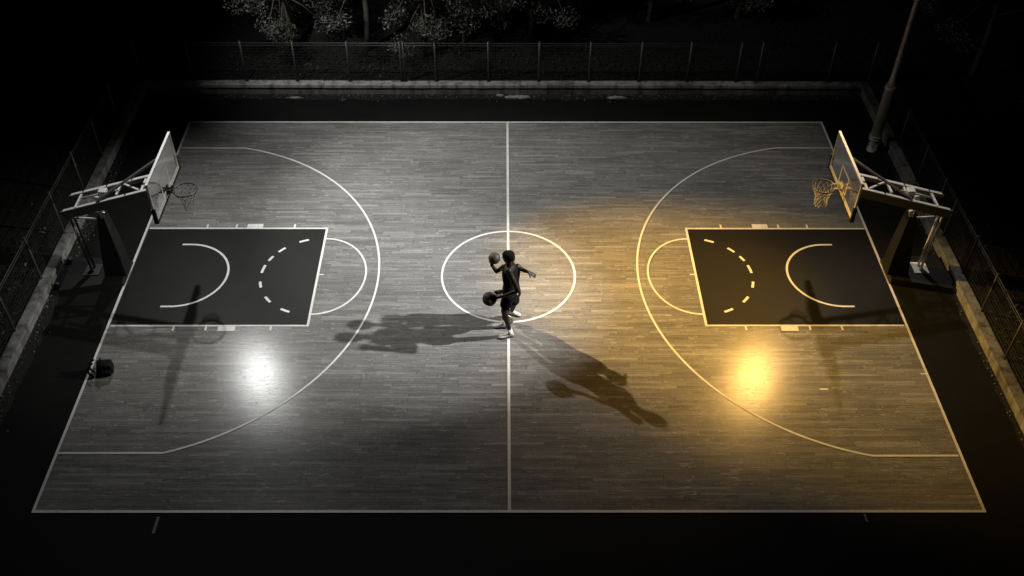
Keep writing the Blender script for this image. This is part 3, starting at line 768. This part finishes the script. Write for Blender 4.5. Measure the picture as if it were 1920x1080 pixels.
# ------------------------------------------------------------------ black bag on the baseline
g = gz(197, 699); t = thing('backpack', (g.x, g.y, 0), 'slumped black backpack lying on the left baseline of the court', 'backpack')
q = Vector((g.x, g.y, 0))
def slab(c, sx, sy, sz, bev, rot):
    bm = bmesh.new(); bmesh.ops.create_cube(bm, size=1)
    for p in bm.verts: p.co = Vector((p.co.x*sx*(1.0 if p.co.z < 0 else .82), p.co.y*sy*(1.0 if p.co.z < 0 else .75), p.co.z*sz))
    bmesh.ops.bevel(bm, geom=list(bm.edges), offset=bev, segments=3, affect='EDGES', profile=.5)
    bmesh.ops.subdivide_edges(bm, edges=list(bm.edges), cuts=1)
    m = Quaternion((0,0,1), rot[2]) @ Quaternion((0,1,0), rot[1]) @ Quaternion((1,0,0), rot[0])
    for p in bm.verts:
        p.co += p.co.normalized()*.012*math.sin(p.co.x*37 + 1)*math.sin(p.co.y*29)*math.cos(p.co.z*31)
        p.co = m @ p.co + c
    return bm
b = MB(); b.bm(slab(q + Vector((.03,.03,.19)), .42, .30, .42, .06, (.3,.18,.25)), True); bd = b.build('bag_body', M['bag'], t)
b = MB(); b.bm(slab(q + Vector((.08,-.13,.13)), .28, .10, .22, .035, (.3,.18,.25)), True); b.build('pocket', M['bag'], t)
for s in (-1, 1):
    b = MB(); b.tube([q + Vector((-.18,.06*s,.40)), q + Vector((-.30,.08*s,.30)), q + Vector((-.34,.07*s-.05,.12)), q + Vector((-.24,.06*s-.08,.03))], .022, 8); b.build('strap', M['bag'], t)
b = MB(); b.tube([q + Vector((.0,.05,.46)), q + Vector((.01,.0,.53)), q + Vector((.03,-.06,.46))], .014, 8); b.build('handle', M['bag'], t)
b = MB(); b.box((q.x-.30,q.y-.15,.002),(q.x-.22,q.y-.10,.05), .008); b.build('buckle', M['darksteel'], t)

# ------------------------------------------------------------------ broken concrete at the foot of the far wall
for u, v, wx, wy, lab in ((972, 182, .46, .10, 'largest pale broken concrete patch at the foot of the far wall, below mid court'),
                          (1156, 183, .34, .08, 'pale broken concrete patch at the foot of the far wall, right of mid court'),
                          (553, 183.5, .30, .04, 'thin pale broken concrete patch at the foot of the far wall, left half'),
                          (938, 179, .16, .05, 'small pale concrete lump beside the largest broken patch')):
    c = gz(u, v); b = MB(); n = 18
    pts = [(c.x + wx*math.cos(2*PI*k/n)*rnd.uniform(.75,1.1), c.y + wy*math.sin(2*PI*k/n)*rnd.uniform(.7,1.2)) for k in range(n)]
    vs = [(x, y, -.003) for x, y in pts] + [(c.x+(x-c.x)*.85, c.y+(y-c.y)*.8, .02+rnd.uniform(0,.02)) for x, y in pts] + [(c.x, c.y, .055)]
    fs = [(k, (k+1)%n, n+(k+1)%n, n+k) for k in range(n)] + [(n+k, n+(k+1)%n, 2*n) for k in range(n)]
    b.add(vs, fs); tag(b.build('broken_concrete', M['rubble']), lab, 'rubble', 'broken concrete along the far wall')
b = MB()
for i in range(900):
    sel = rnd.random()
    if sel < .62: x, y = rnd.uniform(WXL+.1, WXR-.1), WY - abs(rnd.gauss(0, .16)) - .02
    elif sel < .9: x, y = WXL + abs(rnd.gauss(0, .16)) + .02, rnd.uniform(-7, WY)
    else: x, y = WXR - abs(rnd.gauss(0, .08)) - .02, rnd.uniform(-7, WY)
    r = rnd.uniform(.008, .032); bm = bmesh.new(); bmesh.ops.create_icosphere(bm, subdivisions=1, radius=r)
    for p in bm.verts: p.co = Vector((p.co.x*rnd.uniform(.8,1.3), p.co.y*rnd.uniform(.8,1.3), p.co.z*.7)) + Vector((x, y, r*.4 - .004))
    b.bm(bm)
tag(b.build('gravel', M['pebble']), kind='stuff')

# ------------------------------------------------------------------ vegetation
def leaf_faces(mb, c, n, size, sig):
    for _ in range(n):
        while True:
            o = Vector((rnd.uniform(-1,1), rnd.uniform(-1,1), rnd.uniform(-1,1)))
            if o.length <= 1: break
        p = c + Vector((o.x*sig.x, o.y*sig.y, o.z*sig.z)); s = size*rnd.uniform(.6, 1.3)
        nrm = Vector((rnd.gauss(0,1), rnd.gauss(0,1), rnd.gauss(0,1)+.7)).normalized()
        a = nrm.cross(Vector((rnd.uniform(-1,1), rnd.uniform(-1,1), rnd.uniform(-1,1)))).normalized(); d = nrm.cross(a)
        mb.add([p - a*s*.5, p - d*s*.26 + nrm*s*.06, p + a*s*.5, p + d*s*.26 + nrm*s*.06], [(0,1,2,3)])
def make_tree(seed, h, cr):
    rnd.seed(seed); root = thing('tree', (0,0,0), 'x', 'tree')
    tk = MB(); top = Vector((rnd.uniform(-.3,.3), rnd.uniform(-.3,.3), h*.62))
    pts = [Vector((0,0,-.1)), Vector((rnd.uniform(-.1,.1), rnd.uniform(-.1,.1), h*.25)), Vector((top.x*.6, top.y*.6, h*.45)), top]
    tk.tube(pts, [.13,.10,.075,.03], 9)
    cw = MB()
    for i in range(26):
        a = rnd.uniform(0, 2*PI); rr = cr*math.sqrt(rnd.uniform(.03,1)); z = h*rnd.uniform(.20, .98)
        k = 1 - ((z/h - .55)/.6)**2; c = Vector((rr*k*math.cos(a), rr*k*math.sin(a), z - .25*rr/cr))
        st = pts[1].lerp(top, rnd.uniform(.2, 1)); tk.tube([st, st.lerp(c, .5) + Vector((0,0,.12)), c], [.035,.022,.01], 5)
        leaf_faces(cw, c, 230, .105, Vector((rnd.uniform(.35,.62), rnd.uniform(.35,.62), rnd.uniform(.28,.45))))
    tk.build('trunk', M['bark'], root); cw.build('crown', M['leaf'], root)
    return root
protos = [make_tree(3, 5.2, 2.1), make_tree(11, 6.2, 2.6), make_tree(23, 4.4, 1.8)]
spots = [(-7.5, 11.5, 0, .2, 'leafy tree behind the far fence, nearest its left end, overhanging the wires'),
         (-4.9, 11.7, 1, 1.1, 'broad leafy tree behind the far fence, second from its left end'),
         (-2.9, 11.2, 0, 4.0, 'low leafy tree behind the far fence between the broad tree and the thin one'),
         (-1.5, 12.2, 2, 2.0, 'thin leafy tree behind the far fence just left of mid court'),
         (.9, 12.6, 0, 3.3, 'leafy tree behind the far fence just right of mid court'),
         (5.3, 13.8, 1, 4.4, 'dim tree behind the far fence in the right half'),
         (8.6, 14.0, 2, 5.2, 'darkest dim tree behind the far fence near its right end'),
         (16.0, 10.0, 1, .8, 'dim bushy tree beyond the right fence behind the lamp pole'),
         (17.5, 5.6, 0, 2.6, 'dim bushy tree at the right picture edge, beyond the right fence')]
used = set()
for x, y, k, rz, lab in spots:
    o = protos[k] if k not in used else copy_tree(protos[k]); used.add(k)
    o.location = (x, y, .30); o.rotation_euler = (0, 0, rz); tag(o, lab, 'tree', 'trees beyond the fences')
rnd.seed(5); b = MB()
for i in range(7000):
    if rnd.random() < .62: x, y = rnd.uniform(-14, 14), WY + .3 + abs(rnd.gauss(0, 2.0))
    elif rnd.random() < .5: x, y = WXL - .3 - abs(rnd.gauss(0, 1.6)), rnd.uniform(-8, 12)
    else: x, y = WXR + .35 + abs(rnd.gauss(0, 1.6)), rnd.uniform(-8, 12)
    s = rnd.uniform(.03, .085); a = rnd.uniform(0, 2*PI); tl = rnd.uniform(-.5,.5); z = tz(x, y) + rnd.uniform(.01, .10)
    d = Vector((math.cos(a), math.sin(a), tl)); e = Vector((-math.sin(a), math.cos(a), rnd.uniform(-.4,.4)))
    c = Vector((x, y, z)); b.add([c-d*s, c-e*s*.5, c+d*s, c+e*s*.5], [(0,1,2,3)])
tag(b.build('ground_cover', M['litter']), kind='stuff')
